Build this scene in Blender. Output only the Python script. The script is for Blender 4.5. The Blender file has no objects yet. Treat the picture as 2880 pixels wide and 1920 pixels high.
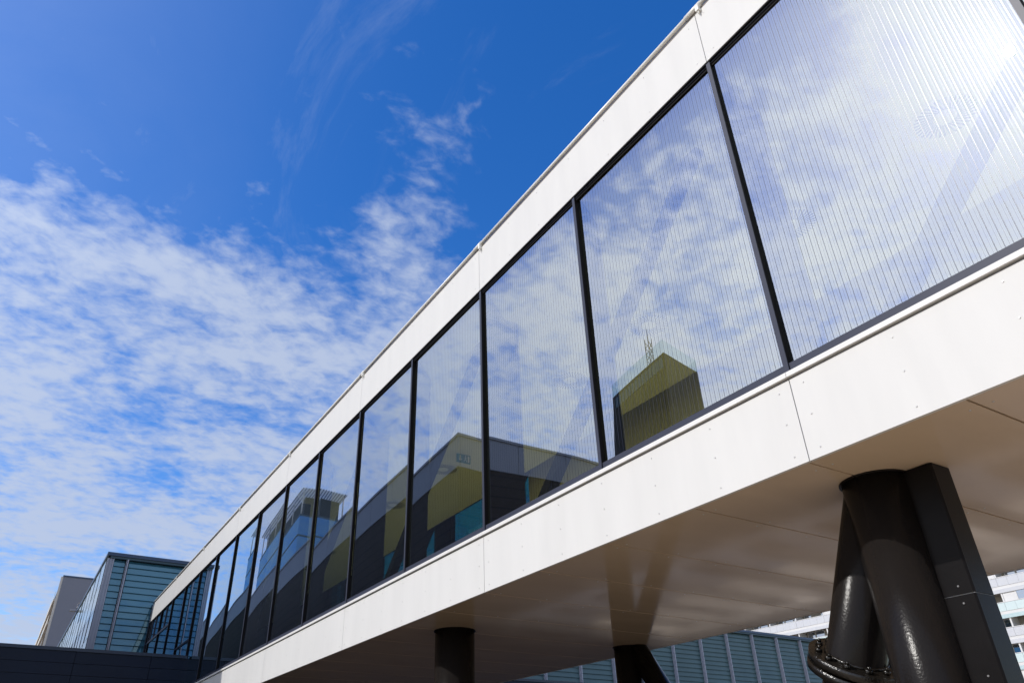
import bpy, math, random
from mathutils import Vector, Matrix
random.seed(7)
sc = bpy.context.scene
col = sc.collection
R = math.radians

# ------------------------------------------------------------------ camera
EYE = 1.6                                   # eye height above the paving
cam_d = bpy.data.cameras.new("camera"); cam = bpy.data.objects.new("camera", cam_d); col.objects.link(cam)
cam_d.sensor_width = 36.0; cam_d.lens = 25.736
cam_d.shift_x = 0.03264; cam_d.shift_y = 0.0210
cam_d.clip_start = 0.05; cam_d.clip_end = 3000
yaw, pitch, roll = R(59.0059), R(30.2999), R(-0.78836)
fw = Vector((-math.sin(yaw)*math.cos(pitch), math.cos(yaw)*math.cos(pitch), math.sin(pitch)))
rt = Vector((math.cos(yaw), math.sin(yaw), 0)); up = rt.cross(fw)
rt, up = math.cos(roll)*rt+math.sin(roll)*up, -math.sin(roll)*rt+math.cos(roll)*up
M = Matrix((rt, up, -fw)).transposed().to_4x4(); M.translation = (0, 0, EYE)
cam.matrix_world = M
sc.camera = cam

# ------------------------------------------------------------------ light
SUN = Vector((-0.129, -0.741, 0.658)).normalized()
EL = math.asin(SUN.z); AZ = math.atan2(SUN.x, SUN.y)
sun_d = bpy.data.lights.new("sun", 'SUN'); sun_d.energy = 2.85; sun_d.angle = R(0.53); sun_d.color = (1.0, 0.965, 0.915)
sun = bpy.data.objects.new("sun", sun_d); col.objects.link(sun)
sun.rotation_euler = (-SUN).to_track_quat('-Z', 'Y').to_euler(); sun.location = (0, 0, 60)

w = bpy.data.worlds.new("World"); sc.world = w; w.use_nodes = True
nt = w.node_tree; nt.nodes.clear()
def N(t, **k):
    n = nt.nodes.new(t)
    for a, b in k.items(): setattr(n, a, b)
    return n
def L(a, b): nt.links.new(a, b)
def mth(op, a, b=None, c=None, clamp=False):
    n = N('ShaderNodeMath', operation=op); n.use_clamp = clamp
    for i, v in enumerate((a, b, c)):
        if v is None: continue
        if isinstance(v, (int, float)): n.inputs[i].default_value = v
        else: L(v, n.inputs[i])
    return n.outputs[0]
def ramp01(v, lo, hi):
    n = N('ShaderNodeMapRange'); n.interpolation_type = 'SMOOTHSTEP'
    L(v, n.inputs[0]); n.inputs[1].default_value = lo; n.inputs[2].default_value = hi
    return n.outputs[0]
sky = N('ShaderNodeTexSky', sky_type='NISHITA', sun_disc=False, sun_elevation=EL, sun_rotation=AZ, altitude=200, air_density=1.0, dust_density=0.6, ozone_density=2.5)
hsv = N('ShaderNodeHueSaturation'); hsv.inputs['Hue'].default_value = 0.512; hsv.inputs['Saturation'].default_value = 1.38; hsv.inputs['Value'].default_value = 1.5
L(sky.outputs[0], hsv.inputs['Color'])
tc = N('ShaderNodeTexCoord'); sep = N('ShaderNodeSeparateXYZ'); L(tc.outputs['Generated'], sep.inputs[0])
zz = mth('ADD', mth('MAXIMUM', sep.outputs[2], 0.0), 0.12)
u = mth('DIVIDE', sep.outputs[0], zz); v = mth('DIVIDE', sep.outputs[1], zz)
uv = N('ShaderNodeCombineXYZ'); L(u, uv.inputs[0]); L(v, uv.inputs[1])
def noise(scale, detail, rough, distort=0.0, vec=None, off=(0, 0, 0), sq=(1, 1, 1), rot=0.0):
    mp = N('ShaderNodeMapping'); mp.inputs['Location'].default_value = off; mp.inputs['Scale'].default_value = sq; mp.inputs['Rotation'].default_value = (0, 0, rot)
    L(vec or uv.outputs[0], mp.inputs[0])
    n = N('ShaderNodeTexNoise'); L(mp.outputs[0], n.inputs['Vector'])
    n.inputs['Scale'].default_value = scale; n.inputs['Detail'].default_value = detail; n.inputs['Roughness'].default_value = rough; n.inputs['Distortion'].default_value = distort
    return n.outputs[0]
# a clear patch of sky overhead to the north-west, altocumulus sheets round it
du = mth('MULTIPLY', mth('ADD', u, 0.55), 1.25); dv = mth('MULTIPLY', v, 0.6)
dist = mth('SQRT', mth('ADD', mth('MULTIPLY', du, du), mth('MULTIPLY', dv, dv)))
big = noise(1.9, 4, 0.55, 0.5, off=(3.1, 1.7, 0))
bank = mth('MULTIPLY', ramp01(mth('MULTIPLY', v, -1.0), 0.30, 0.75), 0.56)
cover = mth('ADD', mth('ADD', ramp01(dist, 0.29, 0.90), bank), mth('MULTIPLY', mth('SUBTRACT', big, 0.5), 1.3))
pu = mth('MULTIPLY', mth('ADD', u, 0.85), 3.6); pv = mth('MULTIPLY', mth('SUBTRACT', v, 0.385), 6.5)
plume = mth('MULTIPLY', ramp01(mth('SQRT', mth('ADD', mth('MULTIPLY', pu, pu), mth('MULTIPLY', pv, pv))), 1.0, 0.0), 0.55)
cover = mth('MINIMUM', mth('ADD', cover, plume), 1.05)
mid = noise(4.6, 10, 0.62, 0.45, off=(0.4, 2.2, 0), sq=(1.0, 0.75, 1), rot=R(24))
cells = noise(25.0, 5, 0.55, 0.25, off=(5.3, 0.9, 0), sq=(1.0, 0.8, 1), rot=R(34))
dens = mth('ADD', mth('MULTIPLY', mid, 0.58), mth('MULTIPLY', cells, 0.42))
dens = mth('ADD', dens, mth('MULTIPLY', mth('SUBTRACT', cover, 0.62), 0.34))
alpha = mth('MULTIPLY', ramp01(dens, 0.40, 0.72), 0.92)
veil = mth('MULTIPLY', mth('MULTIPLY', noise(2.3, 6, 0.6, 0.6, off=(7.7, 4.1, 0)), ramp01(mth('MULTIPLY', v, -1.0), -0.30, 0.25)), 0.20)
wisp = mth('MULTIPLY', ramp01(noise(2.7, 9, 0.66, 1.1, off=(1.3, 6.6, 0), sq=(0.6, 1.25, 1), rot=R(58)), 0.50, 0.80), 0.28)
alpha = mth('MAXIMUM', mth('MAXIMUM', alpha, wisp), veil)
alpha = mth('MULTIPLY', alpha, ramp01(sep.outputs[2], 0.0, 0.10))
# clouds scatter sunlight: brighter towards the sun
sd = N('ShaderNodeVectorMath', operation='DOT_PRODUCT'); L(tc.outputs['Generated'], sd.inputs[0]); sd.inputs[1].default_value = SUN
fwd = mth('POWER', mth('MAXIMUM', sd.outputs['Value'], 0.0), 4.0)
cb = mth('ADD', 4.9, mth('MULTIPLY', fwd, 7.6))
tone = N('ShaderNodeMix', data_type='RGBA'); tone.inputs['A'].default_value = (0.74, 0.86, 1.12, 1); tone.inputs['B'].default_value = (0.94, 0.95, 1.0, 1); L(ramp01(sd.outputs['Value'], 0.55, 0.95), tone.inputs['Factor'])
cc = N('ShaderNodeVectorMath', operation='SCALE'); L(tone.outputs['Result'], cc.inputs[0]); L(cb, cc.inputs['Scale'])
mx = N('ShaderNodeMix', data_type='RGBA'); L(alpha, mx.inputs['Factor']); L(hsv.outputs[0], mx.inputs['A']); L(cc.outputs[0], mx.inputs['B'])
bg = N('ShaderNodeBackground'); bg.inputs['Strength'].default_value = 0.14; L(mx.outputs['Result'], bg.inputs['Color'])
out = N('ShaderNodeOutputWorld'); L(bg.outputs[0], out.inputs[0])

sc.view_settings.view_transform = 'Standard'; sc.view_settings.look = 'None'
sc.view_settings.exposure = 0.0; sc.view_settings.gamma = 1.0; sc.view_settings.use_curve_mapping = False
sc.cycles.use_denoising = True
sc.cycles.max_bounces = 10; sc.cycles.transparent_max_bounces = 16; sc.cycles.glossy_bounces = 6
sc.cycles.sample_clamp_indirect = 8.0; sc.cycles.caustics_reflective = False; sc.cycles.caustics_refractive = False

# ------------------------------------------------------------------ materials
def newmat(name):
    m = bpy.data.materials.new(name); m.use_nodes = True
    t = m.node_tree; t.nodes.clear()
    o = t.nodes.new('ShaderNodeOutputMaterial')
    return m, t, o
def mat(name, c, rough=0.5, metal=0.0, spec=0.5, var=0.08, vscale=3.0, bump=0.0, bscale=40.0, coat=0.0, stretch=(1, 1, 1), rvar=0.0):
    m, t, o = newmat(name)
    p = t.nodes.new('ShaderNodeBsdfPrincipled'); t.links.new(p.outputs[0], o.inputs[0])
    p.inputs['Roughness'].default_value = rough; p.inputs['Metallic'].default_value = metal
    p.inputs['Specular IOR Level'].default_value = spec; p.inputs['Coat Weight'].default_value = coat; p.inputs['Coat Roughness'].default_value = 0.05
    g = t.nodes.new('ShaderNodeNewGeometry')
    mp = t.nodes.new('ShaderNodeMapping'); mp.inputs['Scale'].default_value = stretch; t.links.new(g.outputs['Position'], mp.inputs[0])
    n = t.nodes.new('ShaderNodeTexNoise'); n.inputs['Scale'].default_value = vscale; n.inputs['Detail'].default_value = 6; n.inputs['Roughness'].default_value = 0.6
    t.links.new(mp.outputs[0], n.inputs['Vector'])
    r = t.nodes.new('ShaderNodeMapRange'); t.links.new(n.outputs[0], r.inputs[0])
    r.inputs[1].default_value = 0.25; r.inputs[2].default_value = 0.75; r.inputs[3].default_value = 1-var; r.inputs[4].default_value = 1+var
    s = t.nodes.new('ShaderNodeVectorMath'); s.operation = 'SCALE'; s.inputs[0].default_value = c[:3]; t.links.new(r.outputs[0], s.inputs['Scale'])
    t.links.new(s.outputs[0], p.inputs['Base Color'])
    if rvar:
        rr = t.nodes.new('ShaderNodeMapRange'); t.links.new(n.outputs[0], rr.inputs[0])
        rr.inputs[1].default_value = 0.3; rr.inputs[2].default_value = 0.7; rr.inputs[3].default_value = max(0.02, rough-rvar); rr.inputs[4].default_value = rough+rvar
        t.links.new(rr.outputs[0], p.inputs['Roughness'])
    if bump:
        b = t.nodes.new('ShaderNodeBump'); b.inputs['Strength'].default_value = bump; b.inputs['Distance'].default_value = 0.01
        n2 = t.nodes.new('ShaderNodeTexNoise'); n2.inputs['Scale'].default_value = bscale; n2.inputs['Detail'].default_value = 3
        t.links.new(mp.outputs[0], n2.inputs['Vector']); t.links.new(n2.outputs[0], b.inputs['Height'])
        t.links.new(b.outputs[0], p.inputs['Normal'])
    return m

def coursed(name, c, joint, pitch, rough=0.6, jw=0.12, var=0.2):
    """cladding with level courses: joints darker and recessed (far walls only)"""
    m = mat(name, c, rough, var=var, vscale=1.2, spec=0.08)
    t = m.node_tree; p = [n for n in t.nodes if n.type == 'BSDF_PRINCIPLED'][0]
    base = p.inputs['Base Color'].links[0].from_socket
    g = t.nodes.new('ShaderNodeNewGeometry'); sp = t.nodes.new('ShaderNodeSeparateXYZ'); t.links.new(g.outputs['Position'], sp.inputs[0])
    a = t.nodes.new('ShaderNodeMath'); a.operation = 'DIVIDE'; t.links.new(sp.outputs[2], a.inputs[0]); a.inputs[1].default_value = pitch
    f = t.nodes.new('ShaderNodeMath'); f.operation = 'FRACT'; t.links.new(a.outputs[0], f.inputs[0])
    l = t.nodes.new('ShaderNodeMath'); l.operation = 'LESS_THAN'; t.links.new(f.outputs[0], l.inputs[0]); l.inputs[1].default_value = jw
    mxn = t.nodes.new('ShaderNodeMix'); mxn.data_type = 'RGBA'; t.links.new(l.outputs[0], mxn.inputs['Factor']); t.links.new(base, mxn.inputs['A']); mxn.inputs['B'].default_value = (*joint, 1)
    t.links.new(mxn.outputs['Result'], p.inputs['Base Color'])
    return m

def glass(name, tint, refl=0.34, boost=0.9, gtint=(0.93, 0.96, 1.0), haze=0.0, haze_r=0.3, stripes=False, x0=0.0, backcol=None):
    """coated pane: mirror reflection over a tinted see-through body, dust haze, printed lines and their painted ghost reflection"""
    m, t, o = newmat(name); nn = t.nodes; lk = t.links.new
    tr = nn.new('ShaderNodeBsdfTransparent'); tr.inputs[0].default_value = (*tint, 1)
    gl = nn.new('ShaderNodeBsdfGlossy'); gl.inputs['Roughness'].default_value = 0.0; gl.inputs[0].default_value = (*gtint, 1)
    ge = nn.new('ShaderNodeNewGeometry'); dp = nn.new('ShaderNodeVectorMath'); dp.operation = 'DOT_PRODUCT'; lk(ge.outputs['Incoming'], dp.inputs[0]); lk(ge.outputs['Normal'], dp.inputs[1])
    ab = nn.new('ShaderNodeMath'); ab.operation = 'ABSOLUTE'; lk(dp.outputs['Value'], ab.inputs[0])
    om = nn.new('ShaderNodeMath'); om.operation = 'SUBTRACT'; om.use_clamp = True; om.inputs[0].default_value = 1.0; lk(ab.outputs[0], om.inputs[1])
    fr = nn.new('ShaderNodeMath'); fr.operation = 'POWER'; lk(om.outputs[0], fr.inputs[0]); fr.inputs[1].default_value = 4.0   # Schlick, alike from both sides
    ma = nn.new('ShaderNodeMath'); ma.operation = 'MULTIPLY_ADD'; ma.use_clamp = True
    lk(fr.outputs[0], ma.inputs[0]); ma.inputs[1].default_value = boost; ma.inputs[2].default_value = refl
    body = tr
    if backcol:
        df = nn.new('ShaderNodeBsdfDiffuse'); df.inputs[0].default_value = (*backcol, 1); body = df
    mix = nn.new('ShaderNodeMixShader'); lk(ma.outputs[0], mix.inputs[0]); lk(body.outputs[0], mix.inputs[1]); lk(gl.outputs[0], mix.inputs[2])
    last = mix
    if haze:
        gh = nn.new('ShaderNodeBsdfGlossy'); gh.inputs['Roughness'].default_value = haze_r; gh.inputs[0].default_value = (1, 1, 1, 1)
        mh = nn.new('ShaderNodeMixShader'); mh.inputs[0].default_value = haze; lk(last.outputs[0], mh.inputs[1]); lk(gh.outputs[0], mh.inputs[2]); last = mh
    if stripes:
        tcn = nn.new('ShaderNodeTexCoord'); sp = nn.new('ShaderNodeSeparateXYZ'); lk(tcn.outputs['Object'], sp.inputs[0])
        def line(pitch, width, off):
            a = nn.new('ShaderNodeMath'); a.operation = 'MULTIPLY_ADD'; lk(sp.outputs[0], a.inputs[0]); a.inputs[1].default_value = 1/pitch; a.inputs[2].default_value = off
            f = nn.new('ShaderNodeMath'); f.operation = 'FRACT'; lk(a.outputs[0], f.inputs[0])
            c = nn.new('ShaderNodeMath'); c.operation = 'LESS_THAN'; lk(f.outputs[0], c.inputs[0]); c.inputs[1].default_value = width/pitch
            return c.outputs[0]
        a0 = line(0.048, 0.0050, 0.0); ag = line(0.048, 0.0036, 0.42)
        agm = nn.new('ShaderNodeMath'); agm.operation = 'MULTIPLY'; lk(ag, agm.inputs[0]); agm.inputs[1].default_value = 0.35  # fainter set paints the lines' ghost reflection into the pane
        amx = nn.new('ShaderNodeMath'); amx.operation = 'MAXIMUM'; lk(a0, amx.inputs[0]); lk(agm.outputs[0], amx.inputs[1]); a1 = amx.outputs[0]
        # lines stop short of the pane's rim
        def lim(sock, lo, hi):
            g1 = nn.new('ShaderNodeMath'); g1.operation = 'GREATER_THAN'; lk(sock, g1.inputs[0]); g1.inputs[1].default_value = lo
            g2 = nn.new('ShaderNodeMath'); g2.operation = 'LESS_THAN'; lk(sock, g2.inputs[0]); g2.inputs[1].default_value = hi
            g3 = nn.new('ShaderNodeMath'); g3.operation = 'MULTIPLY'; lk(g1.outputs[0], g3.inputs[0]); lk(g2.outputs[0], g3.inputs[1]); return g3.outputs[0]
        l1 = lim(sp.outputs[0], 0.05, 2.2); l2 = lim(sp.outputs[2], 0.0, 3.46)
        m1 = nn.new('ShaderNodeMath'); m1.operation = 'MULTIPLY'; lk(l1, m1.inputs[0]); lk(l2, m1.inputs[1])
        m2 = nn.new('ShaderNodeMath'); m2.operation = 'MULTIPLY'; lk(m1.outputs[0], m2.inputs[0]); lk(a1, m2.inputs[1])
        m3 = nn.new('ShaderNodeMath'); m3.operation = 'MULTIPLY'; lk(m2.outputs[0], m3.inputs[0]); m3.inputs[1].default_value = 0.8
        ink = nn.new('ShaderNodeBsdfPrincipled'); ink.inputs['Base Color'].default_value = (0.03, 0.035, 0.06, 1); ink.inputs['Roughness'].default_value = 0.26; ink.inputs['Specular IOR Level'].default_value = 0.6
        mi = nn.new('ShaderNodeMixShader'); lk(m3.outputs[0], mi.inputs[0]); lk(last.outputs[0], mi.inputs[1]); lk(ink.outputs[0], mi.inputs[2]); last = mi
    lk(last.outputs[0], o.inputs[0])
    return m

MT = {}
MT['panel'] = mat('white_composite_panel', (0.722, 0.712, 0.690), 0.38, var=0.035, vscale=2.2, spec=0.05, stretch=(1.6, 1, 0.28), rvar=0.08)
MT['trim'] = mat('white_sill_metal', (0.78, 0.77, 0.745), 0.4, var=0.03, spec=0.2)
MT['soffit'] = mat('soffit_panel', (0.76, 0.605, 0.435), 0.10, var=0.05, vscale=1.4, spec=0.65, coat=0.22, bump=0.028, bscale=1.4, stretch=(1.6, 0.5, 1), rvar=0.05)
MT['rivet'] = mat('rivet_metal', (0.60, 0.595, 0.585), 0.4, metal=0.3)
MT['frame'] = mat('anthracite_frame', (0.050, 0.055, 0.080), 0.38, var=0.06, spec=0.18)
MT['gap'] = mat('shadow_gap', (0.008, 0.0075, 0.009), 0.7, spec=0.1)  # near-black: shade of recesses and reveals put into the colour; also backs joints
MT['glass'] = glass('coated_glass_lined', (1.0, 1.0, 0.55), 0.475, 0.80, gtint=(0.83, 0.90, 1.0), haze=0.0006, haze_r=0.18, stripes=True)
MT['glass_plain'] = glass('coated_glass_clear', (0.88, 1.0, 0.60), 0.50, 0.80, gtint=(0.70, 0.86, 1.0), haze=0.006, haze_r=0.2)
MT['glass_far'] = glass('teal_glass', (0.09, 0.50, 0.72), 0.12, 0.9)
MT['ceiling'] = mat('ceiling_board', (0.86, 0.85, 0.78), 0.8, var=0.02)
MT['wall_in'] = mat('interior_wall', (0.74, 0.73, 0.66), 0.8, var=0.03)
MT['floor_in'] = mat('interior_floor', (0.84, 0.82, 0.74), 0.5, var=0.05)
MT['steel_in'] = mat('dark_interior_steel', (0.009, 0.0105, 0.016), 0.75, spec=0.08)
MT['slot'] = mat('diffuser_slot', (0.03, 0.035, 0.06), 0.6)
MT['black'] = mat('black_gloss_paint', (0.0130, 0.0112, 0.0107), 0.21, var=0.12, vscale=2.0, spec=0.11, bump=0.13, bscale=62.0)
MT['blackbox'] = mat('black_sheet_metal', (0.0085, 0.0073, 0.0075), 0.34, var=0.2, vscale=6.0, bump=0.10, bscale=160.0, spec=0.10)
MT['wetblack'] = mat('flange_paint', (0.013, 0.011, 0.009), 0.17, var=0.2, vscale=8, bump=0.4, bscale=70.0, spec=0.5)
MT['pipe'] = mat('white_rail', (0.86, 0.84, 0.78), 0.3, var=0.03)
MT['brown'] = mat('roof_edge_brown', (0.10, 0.075, 0.055), 0.6)
MT['navy'] = mat('navy_cladding', (0.0055, 0.011, 0.030), 0.36, var=0.12, vscale=0.8, spec=0.22)
MT['navy_cap'] = mat('navy_coping', (0.014, 0.022, 0.050), 0.25)
MT['teal_slat'] = mat('teal_glass_slat', (0.088, 0.150, 0.158), 0.16, var=0.14, vscale=0.6, spec=0.35, rvar=0.05)
MT['teal_slat2'] = glass('teal_glass_slat_deep', (0, 0, 0), 0.14, 0.7, gtint=(0.6, 0.9, 1.0), backcol=(0.055, 0.175, 0.25))
MT['teal_back'] = mat('teal_backing', (0.020, 0.040, 0.050), 0.5)
MT['rib'] = mat('grey_rib_metal', (0.42, 0.43, 0.50), 0.45, metal=0.1, var=0.06)
MT['cap'] = mat('blue_coping', (0.035, 0.065, 0.13), 0.3, spec=0.6)
MT['pale_glass'] = mat('pale_glass_panel', (0.33, 0.42, 0.45), 0.12, var=0.12, vscale=0.5, spec=0.7)
MT['slab'] = mat('grey_render', (0.24, 0.245, 0.285), 0.8, var=0.06, vscale=0.15)
MT['slab_edge'] = mat('cream_edge', (0.66, 0.61, 0.54), 0.7)
MT['slab_dark'] = mat('brown_loggia', (0.11, 0.09, 0.07), 0.7)
MT['apt_white'] = mat('white_render', (0.66, 0.655, 0.65), 0.7, var=0.05, vscale=0.5)
MT['apt_wall'] = mat('beige_wall', (0.40, 0.36, 0.31), 0.8, var=0.06)
MT['apt_rail'] = mat('pale_balustrade_glass', (0.58, 0.68, 0.68), 0.18, var=0.05, vscale=0.7)
MT['apt_rail2'] = mat('grey_balustrade_panel', (0.56, 0.57, 0.60), 0.3, var=0.05, vscale=0.7)
MT['apt_win'] = glass('apartment_window', (0.1, 0.1, 0.1), 0.45, 0.8, backcol=(0.03, 0.045, 0.07))
MT['apt_strip'] = mat('teal_slab_strip', (0.46, 0.58, 0.60), 0.4)
MT['wood'] = mat('brown_blind', (0.22, 0.085, 0.03), 0.6, var=0.3, vscale=2.5)
MT['brickdark'] = coursed('dark_boards', (0.022, 0.017, 0.014), (0.005, 0.005, 0.005), 0.42)
MT['band'] = mat('grey_parapet', (0.20, 0.22, 0.27), 0.5, var=0.06, vscale=0.4)
MT['towerwall'] = mat('dark_tower_wall', (0.026, 0.026, 0.028), 0.7, var=0.12, vscale=0.1, spec=0.1)
MT['towerglass'] = glass('glass_parapet', (0.75, 0.85, 0.82), 0.15, 0.5)
MT['highrise'] = glass('blue_curtain_wall', (0, 0, 0), 0.30, 0.6, gtint=(0.42, 0.72, 1.0), backcol=(0.02, 0.085, 0.17))
MT['hr_band'] = mat('highrise_band', (0.06, 0.11, 0.14), 0.5)
MT['hr_roof'] = mat('highrise_roof_dark', (0.03, 0.05, 0.055), 0.6)
MT['hr_slat'] = mat('highrise_louvre', (0.55, 0.58, 0.60), 0.4)
MT['mast'] = mat('mast_red_white', (0.36, 0.27, 0.22), 0.5)
MT['green'] = mat('sign_green', (0.0, 0.22, 0.13), 0.5, var=0.0)
MT['signwhite'] = mat('sign_white', (0.85, 0.88, 0.85), 0.5, var=0.0)
MT['lampgrey'] = mat('lamp_metal', (0.26, 0.25, 0.25), 0.35, metal=0.6)
MT['ground'] = mat('paving', (0.45, 0.365, 0.27), 0.85, var=0.18, vscale=0.7, bump=0.2, bscale=6)
MT['dark_ground'] = mat('dark_ground', (0.060, 0.047, 0.035), 0.9, var=0.15, vscale=1.0)  # dark part of the unseen ground, also colours the painted shade bars

# ------------------------------------------------------------------ builders
class MB:
    def __init__(s): s.v = []; s.f = []; s.m = []; s.sm = []
    def face(s, idx, mi=0, smooth=False): s.f.append(idx); s.m.append(mi); s.sm.append(smooth)
    def hexa(s, p, mi=0):
        b = len(s.v); s.v += [tuple(q) for q in p]
        for q in ((0, 3, 2, 1), (4, 5, 6, 7), (0, 1, 5, 4), (1, 2, 6, 5), (2, 3, 7, 6), (3, 0, 4, 7)): s.face([b+i for i in q], mi)
        return s
    def box(s, x0, x1, y0, y1, z0, z1, mi=0):
        return s.hexa([(x0, y0, z0), (x1, y0, z0), (x1, y1, z0), (x0, y1, z0), (x0, y0, z1), (x1, y0, z1), (x1, y1, z1), (x0, y1, z1)], mi)
    def quad(s, a, b, c, d, mi=0):
        k = len(s.v); s.v += [tuple(a), tuple(b), tuple(c), tuple(d)]; s.face([k, k+1, k+2, k+3], mi); return s
    def cyl(s, p0, p1, r0, r1=None, n=24, mi=0, caps=True):
        p0, p1 = Vector(p0), Vector(p1); r1 = r0 if r1 is None else r1
        d = (p1-p0).normalized(); a = d.orthogonal().normalized(); c = d.cross(a); b = len(s.v)
        for p, r in ((p0, r0), (p1, r1)):
            for i in range(n):
                t = 2*math.pi*i/n; s.v.append(tuple(p+a*(r*math.cos(t))+c*(r*math.sin(t))))
        for i in range(n):
            j = (i+1) % n; s.face([b+i, b+j, b+n+j, b+n+i], mi, True)
        if caps:
            s.face([b+i for i in reversed(range(n))], mi); s.face([b+n+i for i in range(n)], mi)
        return s
    def bar(s, p0, p1, wx, wy, mi=0, upv=(0, 0, 1)):
        p0, p1 = Vector(p0), Vector(p1); d = (p1-p0).normalized(); a = d.cross(Vector(upv)).normalized(); c = a.cross(d)
        q = []
        for p in (p0, p1):
            for sx, sy in ((-1, -1), (1, -1), (1, 1), (-1, 1)): q.append(p+a*(sx*wx/2)+c*(sy*wy/2))
        return s.hexa(q, mi)
    def poly(s, pts, mi=0):
        k = len(s.v); s.v += [tuple(p) for p in pts]; s.face(list(range(k, k+len(pts))), mi); return s
    def mesh(s, name, mats):
        me = bpy.data.meshes.new(name); me.from_pydata(s.v, [], s.f)
        for m in (mats if isinstance(mats, (list, tuple)) else [mats]): me.materials.append(MT[m])
        me.polygons.foreach_set('material_index', s.m); me.polygons.foreach_set('use_smooth', s.sm); me.update()
        return me
    def build(s, name, mats, parent=None, loc=(0, 0, 0)): return place(name, s.mesh(name, mats), parent, loc)
def place(name, me, parent=None, loc=(0, 0, 0), rz=0.0):
    o = bpy.data.objects.new(name, me); col.objects.link(o); o.location = loc; o.rotation_euler = (0, 0, rz)
    if parent:
        o.parent = parent; o.matrix_parent_inverse = Matrix.Translation(-root_loc(parent))
    return o
def root_loc(o):
    p = Vector(o.location)
    while o.parent: o = o.parent; p = Vector(o.location)+0*p if o.type == 'EMPTY' else p
    return PIV.get(o.name, Vector((0, 0, 0)))
PIV = {}
def place(name, me, parent=None, loc=(0, 0, 0), rz=0.0):
    """loc is a world position; parents are unrotated, so the offset is plain subtraction"""
    o = bpy.data.objects.new(name, me); col.objects.link(o); o.rotation_euler = (0, 0, rz)
    PIV[o.name] = Vector(loc)
    if parent: o.parent = parent; o.location = Vector(loc)-PIV[parent.name]
    else: o.location = loc
    return o
def tag(o, label=None, cat=None, group=None, kind=None):
    if label: o['label'] = label
    if cat: o['category'] = cat
    if group: o['group'] = group
    if kind: o['kind'] = kind
    return o
def thing(name, loc, label, cat, group=None): return tag(place(name, None, None, loc), label, cat, group)
Z = lambda h: h+EYE          # heights were measured from eye level

# ------------------------------------------------------------------ ground
g = MB(); g.box(-700, 500, -500, 700, -0.6, 0.0); tag(g.build('ground', 'ground'), kind='structure')
g = MB(); g.box(-24.5, -5.2, -500, 15.5, -0.3, 0.006); tag(g.build('added_road', 'dark_ground'), kind='structure')  # unseen dark strip, added to darken the bounce and reflections on the soffit
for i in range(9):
    g = MB(); g.box(-24.5+2.2*i, -23.4+2.2*i, 16.2, 23.0, -0.3, 0.005); tag(g.build('shade_bar', 'dark_ground'), kind='structure')  # dark bars stand in for post shadows mirrored in the soffit
g = MB(); g.box(-24.5, -2.0, 24.0, 60, -0.3, 0.006); tag(g.build('service_road', 'dark_ground'), kind='structure')

# ------------------------------------------------------------------ skybridge
FY = 4.522                     # front of the white fascia
BY = 9.10                      # far edge
M0, PITCH = -2.9655, 2.25
NL, NR = 14, 5                 # mullions to the left and right of M0
XE, XR = -34.95, M0+NR*PITCH
zb, zs, zw, zr = Z(2.0023), Z(2.725), Z(6.33), Z(7.075)
bridge = thing('skybridge', (M0, 6.8, 0), 'long white skybridge with a row of tall dark-framed mirror glass windows on black columns', 'footbridge')
mull = [M0+PITCH*k for k in range(-NL, NR+1)]

# fascia panels, two windows long, 8 mm joints
edges = [M0+2*PITCH*k for k in range(-7, 3)]
edges = [XE]+[e for e in edges if e > XE+0.6]+[XR]
G = 0.004
def fascia(z0, z1, y0, rows, name):
    for a, b in zip(edges[:-1], edges[1:]):
        m = MB(); m.box(a+G, b-G, y0, y0+0.03, z0, z1); p = m.build(name, 'panel', bridge)
        if a > -17:                                           # screw heads
            r = MB(); xs = [a+0.11]; n = max(1, round((b-a-0.22)/0.71)); xs = [a+0.11+(b-a-0.22)*i/n for i in range(n+1)]
            for x in xs:
                for z in rows: r.cyl((x, y0+0.002, z), (x, y0-0.0045, z), 0.0075, 0.0055, 8)
            tag(r.build('rivets', 'rivet', p), kind='stuff')
fascia(zb, Z(2.660), FY, (zb+0.07, (zb+Z(2.66))/2, Z(2.66)-0.07), 'lower_fascia_panel')
fascia(zw, zr, FY-0.005, (zw+0.09, zr-0.09), 'upper_fascia_panel')
# backing behind the joints, sill strip, roof edge
m = MB(); m.box(XE, XR, FY+0.034, FY+0.07, zb+0.02, Z(2.69)); m.build('fascia_backing', 'gap', bridge)
m = MB(); m.box(XE, XR, FY+0.034, FY+0.07, zw+0.02, zr+0.02); m.build('parapet_backing', 'brown', bridge)
m = MB(); m.box(XE, XR, FY-0.001, FY+0.060, zw-0.017, zw-0.001); m.build('shadow_gap', 'gap', bridge)  # solid black strip stands in for the shade below the fascia
for a, b in zip(edges[:-1], edges[1:]):
    m = MB(); m.box(a+0.002, b-0.002, FY-0.024, FY+0.06, Z(2.678), Z(2.717)); m.build('sill_strip', 'trim', bridge)
m = MB(); m.box(XE, XR, FY-0.004, BY-0.02, zr+0.004, zr+0.028); m.build('roof', 'brown', bridge)
# safety rail pipe along the roof edge, in lengths, with clamps
for a, b in zip(edges[:-1], edges[1:]):
    m = MB(); m.cyl((a+0.006, FY-0.012, zr+0.068), (b-0.006, FY-0.012, zr+0.068), 0.027, n=16); m.build('roof_rail', 'pipe', bridge)
    m = MB(); m.cyl((b-0.11, FY-0.012, zr+0.068), (b+0.11, FY-0.012, zr+0.068), 0.033, n=16)
    m.box(b+0.05, b+0.09, FY-0.05, FY-0.006, zr-0.03, zr+0.045); m.cyl((b+0.07, FY-0.03, zr-0.03), (b+0.07, FY-0.03, zr-0.075), 0.008, n=8)
    m.build('rail_clamp', 'pipe', bridge)
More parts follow.
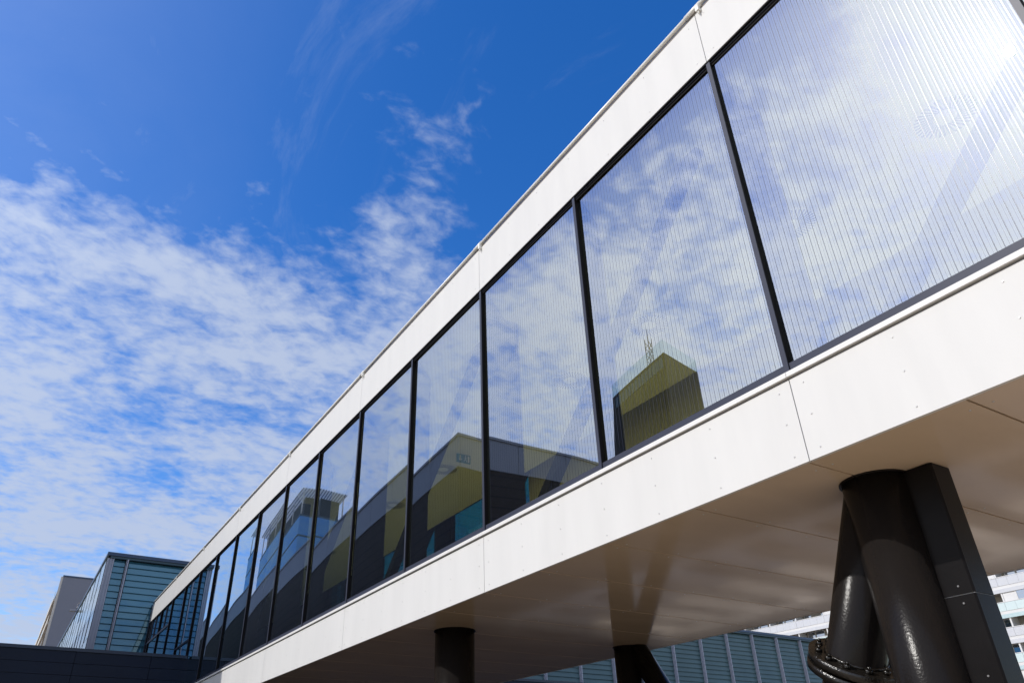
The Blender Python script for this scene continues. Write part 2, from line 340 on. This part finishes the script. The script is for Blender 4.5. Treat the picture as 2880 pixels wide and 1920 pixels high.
# soffit panels across the bridge
SP = PITCH/2
x = M0-0.03
xs = []
k = -30
while True:
    a = x+SP*k
    if a > XR: break
    if a+SP > XE: xs.append(max(a, XE))
    k += 1
xs.append(XR)
for a, b in zip(xs[:-1], xs[1:]):
    if b-a < 0.05: continue
    m = MB(); m.box(a+0.0075, b-0.0075, FY+0.036, BY-0.02, zb+0.002, zb+0.022); p = m.build('soffit_panel', 'soffit', bridge)
    if a > -9:
        r = MB()
        for i in range(7):
            y = FY+0.2+i*0.66
            for xx in (a+0.07, b-0.07): r.cyl((xx, y, zb+0.006), (xx, y, zb-0.002), 0.009, 0.007, 8)
        tag(r.build('rivets', 'rivet', p), kind='stuff')
m = MB(); m.box(XE, XR, FY+0.075, BY-0.03, zb+0.026, Z(2.30)); m.build('soffit_void', 'gap', bridge)
m = MB(); m.box(XE, XR, BY-0.018, BY+0.012, zb, Z(2.69)); m.build('far_fascia', 'panel', bridge)
m = MB(); m.box(XE, XR, BY-0.018, BY+0.012, zw, zr); m.build('far_upper_fascia', 'panel', bridge)
# interior floor, ceiling
m = MB(); m.box(XE, XR, FY+0.12, BY-0.1, Z(2.304), Z(2.42)); m.build('floor', 'floor_in', bridge)
CZ = Z(5.95)
m = MB(); m.box(XE+0.05, XR-0.05, FY+0.42, 8.52, CZ, CZ+0.05); ceil = m.build('ceiling', 'ceiling', bridge)
m = MB(); m.hexa([(XE+0.05, FY+0.112, Z(6.345)), (XR-0.05, FY+0.112, Z(6.345)), (XR-0.05, FY+0.418, CZ), (XE+0.05, FY+0.418, CZ), (XE+0.05, FY+0.112, Z(6.39)), (XR-0.05, FY+0.112, Z(6.39)), (XR-0.05, FY+0.418, CZ+0.05), (XE+0.05, FY+0.418, CZ+0.05)]); m.build('ceiling_upstand', 'ceiling', bridge)
m = MB(); m.box(XE+0.05, XR-0.05, FY+0.11, BY-0.1, Z(6.50), Z(6.56)); m.build('ceiling_void', 'steel_in', bridge)
dm = MB()
dm.cyl((0, 0, 0.0), (0, 0, -0.012), 0.33, 0.32, 40, 0)
for i in range(36):
    t = 2*math.pi*i/36; c, s_ = math.cos(t+0.25), math.sin(t+0.25); c2, s2 = math.cos(t), math.sin(t)
    a = Vector((c*0.11, s_*0.11, -0.014)); b = Vector((c2*0.29, s2*0.29, -0.014)); n_ = (b-a).cross(Vector((0, 0, 1))).normalized()
    dm.quad(a-n_*0.006, b-n_*0.011, b+n_*0.011, a+n_*0.006, 1)
dmesh = dm.mesh('air_diffuser', ['ceiling', 'slot'])
for k in range(-6, 3):
    for off in (0.98, -0.95):
        xx = M0+2*PITCH*k+off-0.04
        if XE+1 < xx < XR-0.5: place('air_diffuser', dmesh, ceil, (xx, 6.87, CZ))
# windows
GY = FY+0.048
WB, WT = Z(2.715), zw
def pane_mesh(w_, h_, mt, seed, amp):
    lined_ = mt == 'glass'
    rnd = random.Random(seed); nx, nz = 16, 20; m = MB()
    tx, tz = rnd.uniform(-0.0028, 0.0028), rnd.uniform(-0.0022, 0.0022); b = amp*rnd.uniform(0.75, 1.25); ph = rnd.uniform(0, 6.28); wv = rnd.uniform(0.00015, 0.0003)*(1.0 if lined_ else 2.6)
    for j in range(nz+1):
        for i in range(nx+1):
            u_, v_ = 2*i/nx-1, 2*j/nz-1
            d = b*(1-u_*u_)*(1-0.8*v_**4)+tx*u_*w_/2+tz*v_*h_/2+wv*math.sin(5*v_+ph)+0.5*wv*math.sin(4*u_+2*ph)
            m.v.append((w_*i/nx, -d, h_*j/nz))
    for j in range(nz):
        for i in range(nx):
            k_ = j*(nx+1)+i; m.face([k_, k_+1, k_+nx+2, k_+nx+1], 0, True)
    return m.mesh('window_pane', mt)
spans = [(XE+0.04, mull[0])]+list(zip(mull[:-1], mull[1:]))
BULGE = 0.0048
for i, (a, b) in enumerate(spans):
    lined = b > -17
    x0, x1 = a+0.0215, b-0.0215
    me = pane_mesh(x1-x0, WT-0.062-(WB+0.085), 'glass' if lined else 'glass_plain', 40+i, BULGE)
    place('window_pane', me, bridge, (x0, GY, WB+0.085))
    m = MB(); m.box(x0, x1, FY+0.018, GY+0.010, WB+0.005, WB+0.085); m.build('bottom_rail', 'frame', bridge)
    m = MB(); m.box(x0, x1, FY+0.018, FY+0.030, WT-0.034, WT-0.024); tr_ = m.build('top_rail', 'frame', bridge)
    m = MB(); m.box(x0, x1, FY+0.031, GY+0.012, WT-0.062, WT-0.018); m.build('recess_shade', 'gap', tr_)  # black bar stands in for the shade in the frame recess
    # far side window
    if a < -12.9:
        m = MB(); m.box(a+0.04, min(b-0.04, -12.85), BY-0.075, BY-0.065, Z(2.6), Z(6.36)); m.build('far_window_pane', 'glass_far', bridge)
for a in mull+[XE+0.03]:
    m = MB(); m.box(a-0.021, a+0.021, FY+0.010, GY+0.010, WB+0.004, WT-0.018); mu = m.build('mullion', 'gap', bridge)  # body near-black: shade of the reveals put into its colour
    m = MB(); m.box(a-0.022, a+0.022, FY+0.003, FY+0.0098, WB+0.003, WT-0.018); m.build('cap_strip', 'frame', mu)
    if a < -12.8:
        m = MB(); m.box(a-0.05, a+0.05, BY-0.13, BY-0.02, Z(2.55), Z(6.5)); m.build('far_mullion', 'steel_in', bridge)
m = MB(); m.box(-12.80, XR-0.06, BY-0.135, BY-0.06, Z(2.42), Z(6.49)); m.build('inner_wall', 'wall_in', bridge)
# transoms in the last bays, at the far end
m = MB(); m.box(XE+0.06, mull[2]-0.03, FY+0.012, FY+0.09, Z(5.42), Z(5.49)); m.build('transom', 'frame', bridge)
m = MB(); m.box(mull[3]+0.03, mull[4]-0.03, FY+0.012, FY+0.09, Z(4.20), Z(4.26)); m.build('transom', 'frame', bridge)
for xx in (XE+0.75, XE+1.6, mull[1]+1.1): 
    m = MB(); m.box(xx-0.022, xx+0.022, FY+0.016, FY+0.09, Z(5.495), WT-0.034); m.build('glazing_bar', 'frame', bridge)
m = MB(); m.box(XE-0.07, XE-0.002, FY-0.02, FY+0.2, Z(3.4), zr); m.build('end_trim', 'frame', bridge)
# truss inside: deep post every second mullion, slender ones between, diagonals
for k in range(-NL, NR+1):
    a = M0+PITCH*k; deep = (k % 2 == 0)
    for y0, y1 in ((FY+0.115, FY+(0.64 if deep else 0.36)), (BY-(0.55 if deep else 0.35), BY-0.14)):
        if y0 > 7 and a > -12.9: continue
        m = MB(); m.box(a-0.11, a+0.012, y0, y1, Z(2.42), Z(6.49)); m.build('post', 'steel_in', bridge)
    if deep and a+2*PITCH <= XR:
        for yy in (FY+0.48, BY-0.38):
            if yy > 7 and a > -16: continue
            m = MB(); m.bar((a+0.10, yy, Z(2.50)), (a+2*PITCH-0.25, yy, Z(6.42)), 0.13, 0.13); m.build('diagonal_brace', 'steel_in', bridge)
m = MB(); m.box(XE+0.02, XE+0.05, FY+0.1, BY-0.1, Z(2.42), Z(6.5)); m.build('end_wall', 'steel_in', bridge)
m = MB(); m.box(XR-0.04, XR, FY+0.03, BY-0.03, zb+0.02, zr); m.build('end_wall', 'panel', bridge)

# exit sign hanging inside
sx, sy0, sy1, sz0, sz1 = -12.0, 6.665, 6.985, Z(5.735), Z(5.915)
ex = thing('exit_sign', (sx, 6.82, sz0), 'small green and white emergency exit sign hanging behind the glass', 'exit sign')
m = MB(); m.box(sx-0.02, sx, sy0, sy1, sz0, sz1); m.build('sign_plate', 'green', ex)
m = MB(); m.box(sx-0.018, sx-0.002, sy0, sy1, sz1+0.001, sz1+0.012); m.build('top_trim', 'signwhite', ex)
m = MB()
for yy in (sy0+0.04, sy1-0.04): m.cyl((sx-0.01, yy, sz1+0.012), (sx-0.01, yy, CZ), 0.003, n=6)
m.build('hanger', 'frame', ex)
F = lambda y, z: (sx+0.003, sy0+y, sz0+z)
m = MB(); m.poly([F(.065, .155), F(.065, .075), F(.035, .075), F(.080, .030), F(.125, .075), F(.095, .075), F(.095, .155)]); m.build('arrow', 'signwhite', ex)
m = MB(); m.poly([F(.250, .02), F(.295, .02), F(.295, .16), F(.250, .16)]); m.build('door_symbol', 'signwhite', ex)
m = MB()
m.poly([F(.205+.014*math.cos(i*.7854), .147+.014*math.sin(i*.7854)) for i in range(8)])
m.poly([F(.196, .130), F(.216, .130), F(.212, .080), F(.192, .080)]); m.poly([F(.192, .082), F(.212, .082), F(.235, .055), F(.222, .045)]); m.poly([F(.222, .055), F(.235, .055), F(.232, .022), F(.220, .022)])
m.poly([F(.190, .085), F(.204, .080), F(.186, .045), F(.174, .050)]); m.poly([F(.178, .055), F(.182, .044), F(.156, .036), F(.154, .046)])
m.poly([F(.212, .128), F(.214, .116), F(.240, .100), F(.246, .109)]); m.poly([F(.198, .128), F(.194, .117), F(.172, .100), F(.166, .108)])
m.build('running_figure', 'signwhite', ex)

# ------------------------------------------------------------------ columns
def ring(m, c, d, r0, r1, th, n=48):
    """flat ring plate: inner r0, outer r1, thickness th along d"""
    d = Vector(d).normalized(); a = d.orthogonal().normalized(); b_ = d.cross(a); c = Vector(c); k = len(m.v)
    for h, r in ((0, r0), (0, r1), (th, r1), (th, r0)):
        for i in range(n):
            t = 2*math.pi*i/n; m.v.append(tuple(c+d*h+a*(r*math.cos(t))+b_*(r*math.sin(t))))
    for q in range(4):
        q2 = (q+1) % 4
        for i in range(n):
            j = (i+1) % n; m.face([k+q*n+i, k+q*n+j, k+q2*n+j, k+q2*n+i], 0, q in (1, 3))
    return a, b_
def column(x, y, r, label, strut=None, plates=True, sr=0.215, flange=True):
    t = thing('bridge_column', (x, y, 0), label, 'column', 'black tubular columns under the skybridge')
    m = MB(); m.cyl((x, y, 0), (x, y, zb-0.012), r, n=64); m.build('shaft', 'black', t)
    m = MB(); m.cyl((x, y, zb-0.012), (x, y, zb+0.001), r+0.018, n=64); m.build('top_plate', 'black', t)
    m = MB(); m.cyl((x, y, 0.0), (x, y, 0.04), r+0.16, n=48)
    for i in range(8): m.cyl((x+(r+.09)*math.cos(i*.7854), y+(r+.09)*math.sin(i*.7854), 0.04), (x+(r+.09)*math.cos(i*.7854), y+(r+.09)*math.sin(i*.7854), 0.09), 0.02, n=6)
    m.build('base_plate', 'black', t)
    if strut:
        top, dr = Vector(strut[0]), Vector(strut[1]).normalized()
        bot = top+dr*((0.02-top.z)/dr.z)
        m = MB(); m.cyl(top, bot, sr, n=64); s = m.build('strut', 'black', t)
        if flange:
            c = top+dr*strut[2]; u_ = -dr
            for off in (0.010, -0.066):
                m = MB(); a, b_ = ring(m, c+u_*off, u_, sr*0.98, sr+0.125, 0.058); f = m.build('flange', 'wetblack', s)
            for i in range(12):
                th = 2*math.pi*(i+0.3)/12; p = c+(a*math.cos(th)+b_*math.sin(th))*(sr+0.06)
                m = MB(); m.cyl(p+u_*0.0685, p+u_*0.096, 0.026, 0.025, 6); m.cyl(p+u_*0.096, p+u_*0.118, 0.0135, 0.011, 10)
                m.cyl(p-u_*0.0665, p-u_*0.092, 0.025, 0.026, 6); m.build('bolt', 'wetblack', s)
            m = MB(); m.cyl(c+u_*0.069, c+u_*0.086, sr+0.018, sr+0.002, 48); m.build('weld_bead', 'wetblack', s)
    return t
C1 = column(-2.994, 5.304, 0.2335, 'large black tubular column at the right with a leaning flanged strut behind it',
            ((-3.02, 5.33, Z(1.93)), (-0.63, 0.24, -1.0), 1.36))
C2 = column(-9.70, 5.365, 0.284, 'plain black upright column left of the middle under the near edge of the bridge')
C3 = column(-9.66, 8.56, 0.219, 'thin black column with a strut spreading to the right, under the far edge of the bridge',
            ((-9.50, 8.62, Z(1.95)), (0.62, 0.10, -1.0), 1.5), sr=0.17, flange=False)
for (px_, py_) in ((-16.4, 5.365), (-16.4, 8.56), (-9.66+13.4, 5.365)): pass

# square drain casing beside the big column
dcx0, dcx1, dcy0, dcy1 = -2.775, -2.552, 5.306, 5.545
t = thing('drain_casing', (-2.66, 5.42, 0), 'black square sheet metal drain casing beside the large column at the right', 'drain casing')
zj = Z(1.089)
def octo(m, z0, z1):
    c = 0.012
    pts = [(dcx0, dcy0), (dcx1-c, dcy0), (dcx1, dcy0+c), (dcx1, dcy1-c), (dcx1-c, dcy1), (dcx0, dcy1)]
    k = len(m.v); m.v += [(x_, y_, z0) for x_, y_ in pts]+[(x_, y_, z1) for x_, y_ in pts]; n = len(pts)
    for i in range(n): m.face([k+i, k+(i+1) % n, k+n+(i+1) % n, k+n+i])
    m.face([k+i for i in reversed(range(n))]); m.face([k+n+i for i in range(n)])
m = MB(); octo(m, zj+0.003, zb-0.004); m.build('upper_casing', 'blackbox', t)
m = MB(); octo(m, 0.0, zj-0.003); m.build('lower_casing', 'blackbox', t)
m = MB(); m.box(dcx0+0.01, dcx1-0.006, dcy0+0.006, dcy1-0.01, zj-0.0029, zj+0.0029); m.build('joint_strip', 'lampgrey', t)
for zz_ in (zj+0.055, zj-0.055, zj-0.50, zj-1.0):
    m = MB(); m.cyl((-2.645, dcy0+0.001, zz_), (-2.645, dcy0-0.005, zz_), 0.008, 0.006, 10); m.build('screw', 'lampgrey', t)

# ------------------------------------------------------------------ teal louvred building
TX, TY0, TZ = -34.97, 2.338, Z(9.06)
teal = thing('glass_louvre_building', (TX-12, 25, 0), 'teal glass building clad in horizontal louvres at the far end of the bridge', 'building')
m = MB(); m.box(-66, TX-0.22, TY0+0.16, 49.0, 0, TZ-0.22); m.build('wall', 'teal_back', teal)
m = MB(); m.box(-66.1, TX+0.10, TY0-0.04, 49.1, TZ-0.14, TZ); m.build('coping', 'cap', teal)
m = MB(); m.box(TX-0.2, TX+0.06, TY0+0.10, 49.05, TZ-0.235, TZ-0.145); m.build('coping_fascia', 'hr_band', teal)
RP = 2.425
ribs = [TY0+0.82+RP*k for k in range(0, 20)]
ribs = [r for r in ribs if r < 49]
slat_cache = {}
def slat_mesh(w_, mt):
    key = (round(w_, 3), mt)
    if key not in slat_cache:
        m = MB(); h, pr = 0.262, 0.055
        m.hexa([(0, 0, 0), (pr, 0, 0), (pr, w_, 0), (0, w_, 0), (-0.02, 0, h), (0.0, 0, h), (0.0, w_, h), (-0.02, w_, h)])
        slat_cache[key] = m.mesh('louvre_slat', mt)
    return slat_cache[key]
ys = [TY0+0.22]+ribs+[48.95]
SH = 0.262
hidden = MB()
for a, b in zip(ys[:-1], ys[1:]):
    vis = b < 6.5 or a > 20
    if not vis:
        hidden.box(TX-0.21, TX-0.12, a+0.07, b-0.07, Z(3.4), TZ-0.24); continue
    left = b < 6.5
    for j in range(20):
        z0 = TZ-0.26-SH*(j+1)
        if z0 < Z(3.45): break
        mt = 'teal_slat2' if left else 'teal_slat'
        place('louvre_slat', slat_mesh(b-a-0.16 if left else b-a-0.14, mt), teal, (TX-0.12, a+0.07, z0))
tag(hidden.build('hidden_louvres', 'teal_slat', teal), kind='stuff')
for r_ in ribs:
    m = MB(); m.box(TX-0.11, TX+0.12, r_-0.024, r_+0.024, Z(3.3), TZ-0.24); m.box(TX-0.10, TX+0.03, r_-0.062, r_-0.032, Z(3.3), TZ-0.24); m.build('rib', 'rib', teal)
for i in range(5):
    m = MB(); y_ = TY0+0.005+0.055*i; m.box(TX-0.05-0.03*(i % 2), TX+0.02-0.03*(i % 2), y_, y_+0.05, Z(3.3), TZ-0.24); m.build('corner_post', 'rib', teal)
# long side in pale glass
k = 0; xx = TX-0.09
while xx > -65.5:
    x2 = max(xx-1.95, -66)
    for j in range(5):
        z1 = TZ-0.24-1.06*j; z0 = max(z1-1.05, Z(3.3))
        if z1 <= z0+0.1: break
        m = MB(); t_ = random.uniform(-0.008, 0.008)
        m.hexa([(x2+0.02, TY0+t_, z0), (xx-0.02, TY0-t_, z0), (xx-0.02, TY0+0.05, z0), (x2+0.02, TY0+0.05, z0), (x2+0.02, TY0+t_, z1-0.015), (xx-0.02, TY0-t_, z1-0.015), (xx-0.02, TY0+0.05, z1-0.015), (x2+0.02, TY0+0.05, z1-0.015)])
        m.build('glass_panel', 'pale_glass', teal)
    xx = x2
xx = TX-0.09
while xx > -65.5:
    m = MB(); m.box(xx-0.07, xx+0.0, TY0-0.014, TY0+0.04, Z(3.3), TZ-0.235); m.build('glazing_bar', 'teal_back', teal); xx -= 1.95
m = MB(); m.box(-66, TX-0.09, TY0+0.055, TY0+0.155, Z(3.3), TZ-0.23); m.build('side_backing', 'teal_back', teal)

# flood lamp on the roof edge of the long side
lx, ly, lz = -48.6, TY0-0.04, TZ
t = thing('flood_lamp', (lx, ly, lz), 'small grey flood lamp on an arm at the roof edge of the glass building', 'lamp')
m = MB(); prev = None
for i in range(11):
    th = math.pi*i/10; p = Vector((lx, ly+0.10+0.085*math.cos(th), lz+0.36+0.16*math.sin(th)))
    if prev is not None: m.cyl(prev, p, 0.02, n=8)
    prev = p
m.cyl(prev, prev+Vector((0, -0.02, -0.27)), 0.02, n=8); m.cyl((lx, ly+0.185, lz), (lx, ly+0.185, lz+0.36), 0.02, n=8); m.build('arm', 'lampgrey', t)
hz0 = lz+0.07
m = MB(); m.hexa([(lx-.14, ly-0.34, hz0-.05), (lx+.14, ly-0.34, hz0-.05), (lx+.16, ly+0.03, hz0-.06), (lx-.16, ly+0.03, hz0-.06), (lx-.10, ly-0.32, hz0+.015), (lx+.10, ly-0.32, hz0+.015), (lx+.13, ly+0.03, hz0+.05), (lx-.13, ly+0.03, hz0+.05)]); m.build('lamp_head', 'lampgrey', t)
m = MB(); m.box(lx-.1, lx+.1, ly+0.10, ly+0.27, lz-0.01, lz+0.03); m.build('bracket', 'lampgrey', t)

# ------------------------------------------------------------------ navy block in front of it
NX, NZ = -25.0, Z(3.68)
navy = thing('navy_annexe', (NX-4, 12, 0), 'low dark navy panelled block that the bridge runs into, at the bottom left', 'building')
m = MB(); m.box(TX-0.3, NX-0.05, -2.6, 30, 0, NZ-0.1); m.build('wall', 'gap', navy)
m = MB(); m.box(TX-0.3, NX+0.03, -2.62, FY-0.02, NZ-0.09, NZ); m.box(TX-0.3, NX+0.03, BY+0.1, 30.02, NZ-0.09, NZ); m.build('coping', 'navy_cap', navy)
y = -2.6; 
pw = 2.03
while y < 30:
    y2 = min(y+pw, 30)
    z1 = NZ-0.094
    for j in range(9):
        z0 = max(z1-(0.315 if j < 5 else 0.95), 0.02)
        if z1-z0 > 0.1: m = MB(); m.box(NX-0.045, NX, y+0.006, y2-0.006, z0+0.005, z1-0.005); m.build('cladding_panel', 'navy', navy)
        z1 = z0
    y = y2

# ------------------------------------------------------------------ grey slab block far left
SX = -110.0
sl = thing('grey_slab_block', (SX-30, 11, 0), 'grey slab tower block with a blank end wall, farthest left', 'building')
m = MB(); m.box(SX-62, SX, 2.755+0.02, 20, 0, Z(24.70)); m.build('wall', 'slab', sl)
m = MB(); m.box(SX-62, SX+0.06, 2.70, 20.05, Z(24.70), Z(24.88)); m.build('roof_edge', 'cap', sl)
for k in range(7):
    zf = Z(24.7-0.35-2.85*k)
    m = MB(); m.box(SX-62, SX-0.6, 2.30, 2.77, zf-2.4-0.22, zf-2.4); m.build('balcony_slab', 'slab_edge', sl)
    for j in range(12):
        xa = SX-0.8-5.1*j
        m = MB(); m.box(xa-4.9, xa-0.1, 2.32, 2.35, zf-2.39, zf-1.45); m.build('balustrade', 'slab_edge' if (j+k) % 3 else 'apt_rail', sl)
        m = MB(); m.box(xa-4.2, xa-2.2, 2.74, 2.772, zf-2.2, zf-0.3); m.build('window', 'slab_dark', sl)
    m = MB(); m.box(SX-62, SX-0.3, 2.745, 2.77, zf-0.28, zf+0.1); m.build('lintel_band', 'slab_dark', sl)
m = MB(); m.box(SX-0.35, SX-0.05, 2.5, 2.77, 0, Z(24.69)); m.build('end_fin', 'slab_edge', sl)

# ------------------------------------------------------------------ apartment block behind, right
AY = 100.0
ap = thing('apartment_block', (-70, AY+6, 0), 'white apartment block with rows of long balconies behind the bridge, right', 'building')
ax0, ax1, fl = -84.3, -33.3, 2.82
zf0 = Z(15.91)                                  # top of a balustrade
m = MB(); m.box(ax0-12, ax1, AY+1.7, AY+14, 0, Z(28)); m.build('wall', 'apt_wall', ap)
m = MB(); m.box(ax0-12, ax0-0.02, AY+0.25, AY+1.69, 0, Z(28)); m.build('end_wall', 'apt_white', ap)
for j in range(2):
    for k in range(10):
        m = MB(); m.box(ax0-1.9-3.1*j, ax0-0.7-3.1*j, AY+0.22, AY+0.248, Z(1.2+2.82*k), Z(2.9+2.82*k)); m.build('window', 'apt_win', ap)
BW = 4.87
nb = int((ax1-ax0)/BW)
rail_m = {}
def bm(key, fn, mt):
    if key not in rail_m: m = MB(); fn(m); rail_m[key] = m.mesh(key, mt)
    return rail_m[key]
for k in range(-4, 4):
    zt = zf0+fl*k                               # balustrade top
    zs_ = zt-0.95                               # slab top
    m = MB(); m.box(ax0, ax1, AY+0.02, AY+1.69, zs_-0.36, zs_-0.02); m.build('balcony_slab', 'apt_white', ap)
    m = MB(); m.box(ax0, ax1, AY-0.02, AY+0.06, zs_-0.80, zs_-0.37); m.build('slab_apron', 'apt_strip' if k % 2 else 'apt_rail2', ap)
    m = MB(); m.box(ax0, ax1, AY-0.03, AY+0.03, zt, zt+0.07); m.build('handrail', 'apt_white', ap)
    mtb = 'apt_rail' if k % 2 == 1 else 'apt_rail2'
    me = bm('balustrade_panel_'+mtb, lambda m: m.box(0.008, 1.207, -0.015, 0.015, 0, 0.93), mtb)
    for i in range(nb):
        xa = ax0+BW*i
        for q in range(4): place('balustrade_panel', me, ap, (xa+0.02+1.215*q, AY, zs_-0.01))
        m_ = bm('partition', lambda m: m.box(-0.09, 0.09, 0.08, 1.68, 0, fl-0.37), 'apt_white'); place('partition', m_, ap, (xa, AY, zs_))
        enclosed = (i+k) % 4 == 1
        if enclosed:
            for key, (ea, eb, f0, f1) in (('enclosure_panel', (0.12, 1.5, 0.10, 0.14)), ('enclosure_post', (1.501, 1.66, 0.08, 0.15)), ('enclosure_post_b', (3.0, 3.159, 0.08, 0.15)), ('enclosure_panel_b', (3.16, 4.75, 0.10, 0.14))):
                m_ = bm(key, lambda m: m.box(ea, eb, f0, f1, 0.95, 2.40), 'apt_white'); place(key.replace('_b', ''), m_, ap, (xa, AY, zs_))
            m_ = bm('encl_win', lambda m: m.box(1.67, 2.99, 0.11, 0.13, 0.95, 2.40), 'apt_win'); place('window', m_, ap, (xa, AY, zs_))
        else:
            for q, (wa, wb) in enumerate(((0.5, 1.6), (1.85, 3.2), (3.4, 4.4))):
                if (i*3+q+k) % 5 == 4: 
                    if i == 8 and k == 1 and q == 1:
                        m_ = bm('brown_blind', lambda m: m.box(0.2, 3.0, 0.35, 0.40, 0.95, 2.42), 'wood'); place('blind', m_, ap, (xa, AY, zs_))
                    continue
                m_ = bm('wf%d' % q, lambda m: (m.box(wa-0.1, wa, 1.64, 1.69, 0.05, 2.2), m.box(wb, wb+0.1, 1.64, 1.69, 0.05, 2.2), m.box(wa, wb, 1.64, 1.69, 2.1, 2.2)), 'apt_white'); f = place('window_frame', m_, ap, (xa, AY, zs_))
                m_ = bm('wp%d' % q, lambda m: m.box(wa+0.005, wb-0.005, 1.655, 1.685, 0.05, 2.095), 'apt_win'); place('pane', m_, f, (xa, AY, zs_))

# ------------------------------------------------------------------ buildings across the square (seen in the windows)
MIR = 2*GY
# long low block, its corner throws the shade on the far end of the bridge
lbx, lby, lbz = -22.0, MIR-12.30, Z(11.72)
lb = thing('boarded_block', (lbx-20, lby-15, 0), 'long dark boarded block with a pale grey parapet band, mirrored in the windows', 'building')
m = MB(); m.box(lbx-44, lbx-0.05, lby-26, lby-0.05, 0, lbz-1.3); m.build('wall', 'brickdark', lb)
m = MB(); m.box(lbx-44.02, lbx+0.06, lby-26, lby+0.06, lbz-0.10, lbz); m.build('coping', 'band', lb)
n = 16
for i in range(n):
    xa = lbx-44+44*i/n; m = MB(); m.box(xa+0.012, xa+44/n-0.012, lby-0.12, lby, lbz-1.35, lbz-0.105); m.build('parapet_panel', 'band', lb)
for i in range(10):
    ya = lby-26+26*i/10; m = MB(); m.box(lbx-0.12, lbx, ya+0.012, ya+2.6-0.012 if i < 9 else ya+2.47, lbz-1.35, lbz-0.105); m.build('parapet_panel', 'band', lb)
# dark tower with glass parapet and mast
tw = thing('dark_tower', (-63, -52, 0), 'dark tower with a glass rimmed roof and lattice mast, mirrored in a middle window', 'tower')
def vreal(x, yv): return (x, MIR-yv)
A = Vector((*vreal(-55.8, 60.0), 0)); B = Vector((*vreal(-69.0, 61.6), 0)); Cc = Vector((*vreal(-57.6, 68.4), 0)); Dd = B+Cc-A
zt = Z(47.0)
def prism(m, pts, z0, z1):
    k = len(m.v); n = len(pts); m.v += [(p.x, p.y, z0) for p in pts]+[(p.x, p.y, z1) for p in pts]
    for i in range(n): m.face([k+i, k+(i+1) % n, k+n+(i+1) % n, k+n+i])
    m.face([k+i for i in reversed(range(n))]); m.face([k+n+i for i in range(n)])
m = MB(); prism(m, [A, B, Dd, Cc], 0, zt); m.build('wall', 'towerwall', tw)
m = MB()
for p, q_ in ((A, B), (A, Cc), (B, Dd), (Cc, Dd)):
    m.quad((p.x, p.y, zt), (q_.x, q_.y, zt), (q_.x, q_.y, zt+2.0), (p.x, p.y, zt+2.0))
m.build('glass_parapet', 'towerglass', tw)
mp = A+(B-A)*0.42+(Cc-A)*0.35; m = MB(); hm = 6.5
legs = [mp+Vector((dx*0.35, dy*0.35, zt)) for dx, dy in ((-1, -1), (1, -1), (1, 1), (-1, 1))]
for l_ in legs: m.cyl(l_, l_+Vector((0, 0, hm)), 0.07, n=6)
for j in range(6):
    for i in range(4):
        a_, b_ = legs[i], legs[(i+1) % 4]; m.cyl(a_+Vector((0, 0, j)), b_+Vector((0, 0, j+1)), 0.05, n=5)
m.cyl(mp+Vector((0, 0, zt+hm)), mp+Vector((0, 0, zt+hm+1.8)), 0.05, n=6); m.build('lattice_mast', 'mast', tw)
for j in range(14):
    m = MB(); p = A+(B-A)*(0.05+0.065*j)+Vector((0.05, 0.1, 0)); m.box(p.x-0.3, p.x+0.3, p.y-0.1, p.y+0.12, zt-2.2, zt-0.7); m.build('vent_opening', 'hr_band', tw)
# glass high-rise
hx, hy, hz = -98.2, MIR-30.0, Z(38.0)
hr = thing('glass_highrise', (hx-17, hy-4, 0), 'blue glass high-rise with a louvred crown, mirrored in the distant windows', 'building')
m = MB(); m.box(hx-26, hx, hy-6.8, hy, 0, hz-4.0); m.build('curtain_wall', 'highrise', hr)
for k in range(13):
    z_ = hz-4.0-2.9*k
    m = MB(); m.box(hx-26.06, hx+0.06, hy-6.86, hy+0.06, z_-0.22, z_); m.build('floor_band', 'hr_band', hr)
m = MB(); m.box(hx-24, hx-1.5, hy-6.0, hy-1.2, hz-4.0, hz-0.8); m.build('plant_room', 'hr_roof', hr)
for i in range(22):
    m = MB(); ya = hy+0.3-0.34*i; m.box(hx-26.2, hx+0.5, ya-0.10, ya, hz-0.25, hz-0.05); m.build('crown_louvre', 'hr_slat' if i % 2 else 'hr_roof', hr)
for i in range(5):
    for ya in (hy-0.3, hy-6.5):
        m = MB(); xa = hx-0.4-6.2*i; m.cyl((xa, ya, hz-4.0), (xa, ya, hz-0.26), 0.16, n=10); m.build('crown_post', 'hr_slat', hr)
print('objects', len(bpy.data.objects))
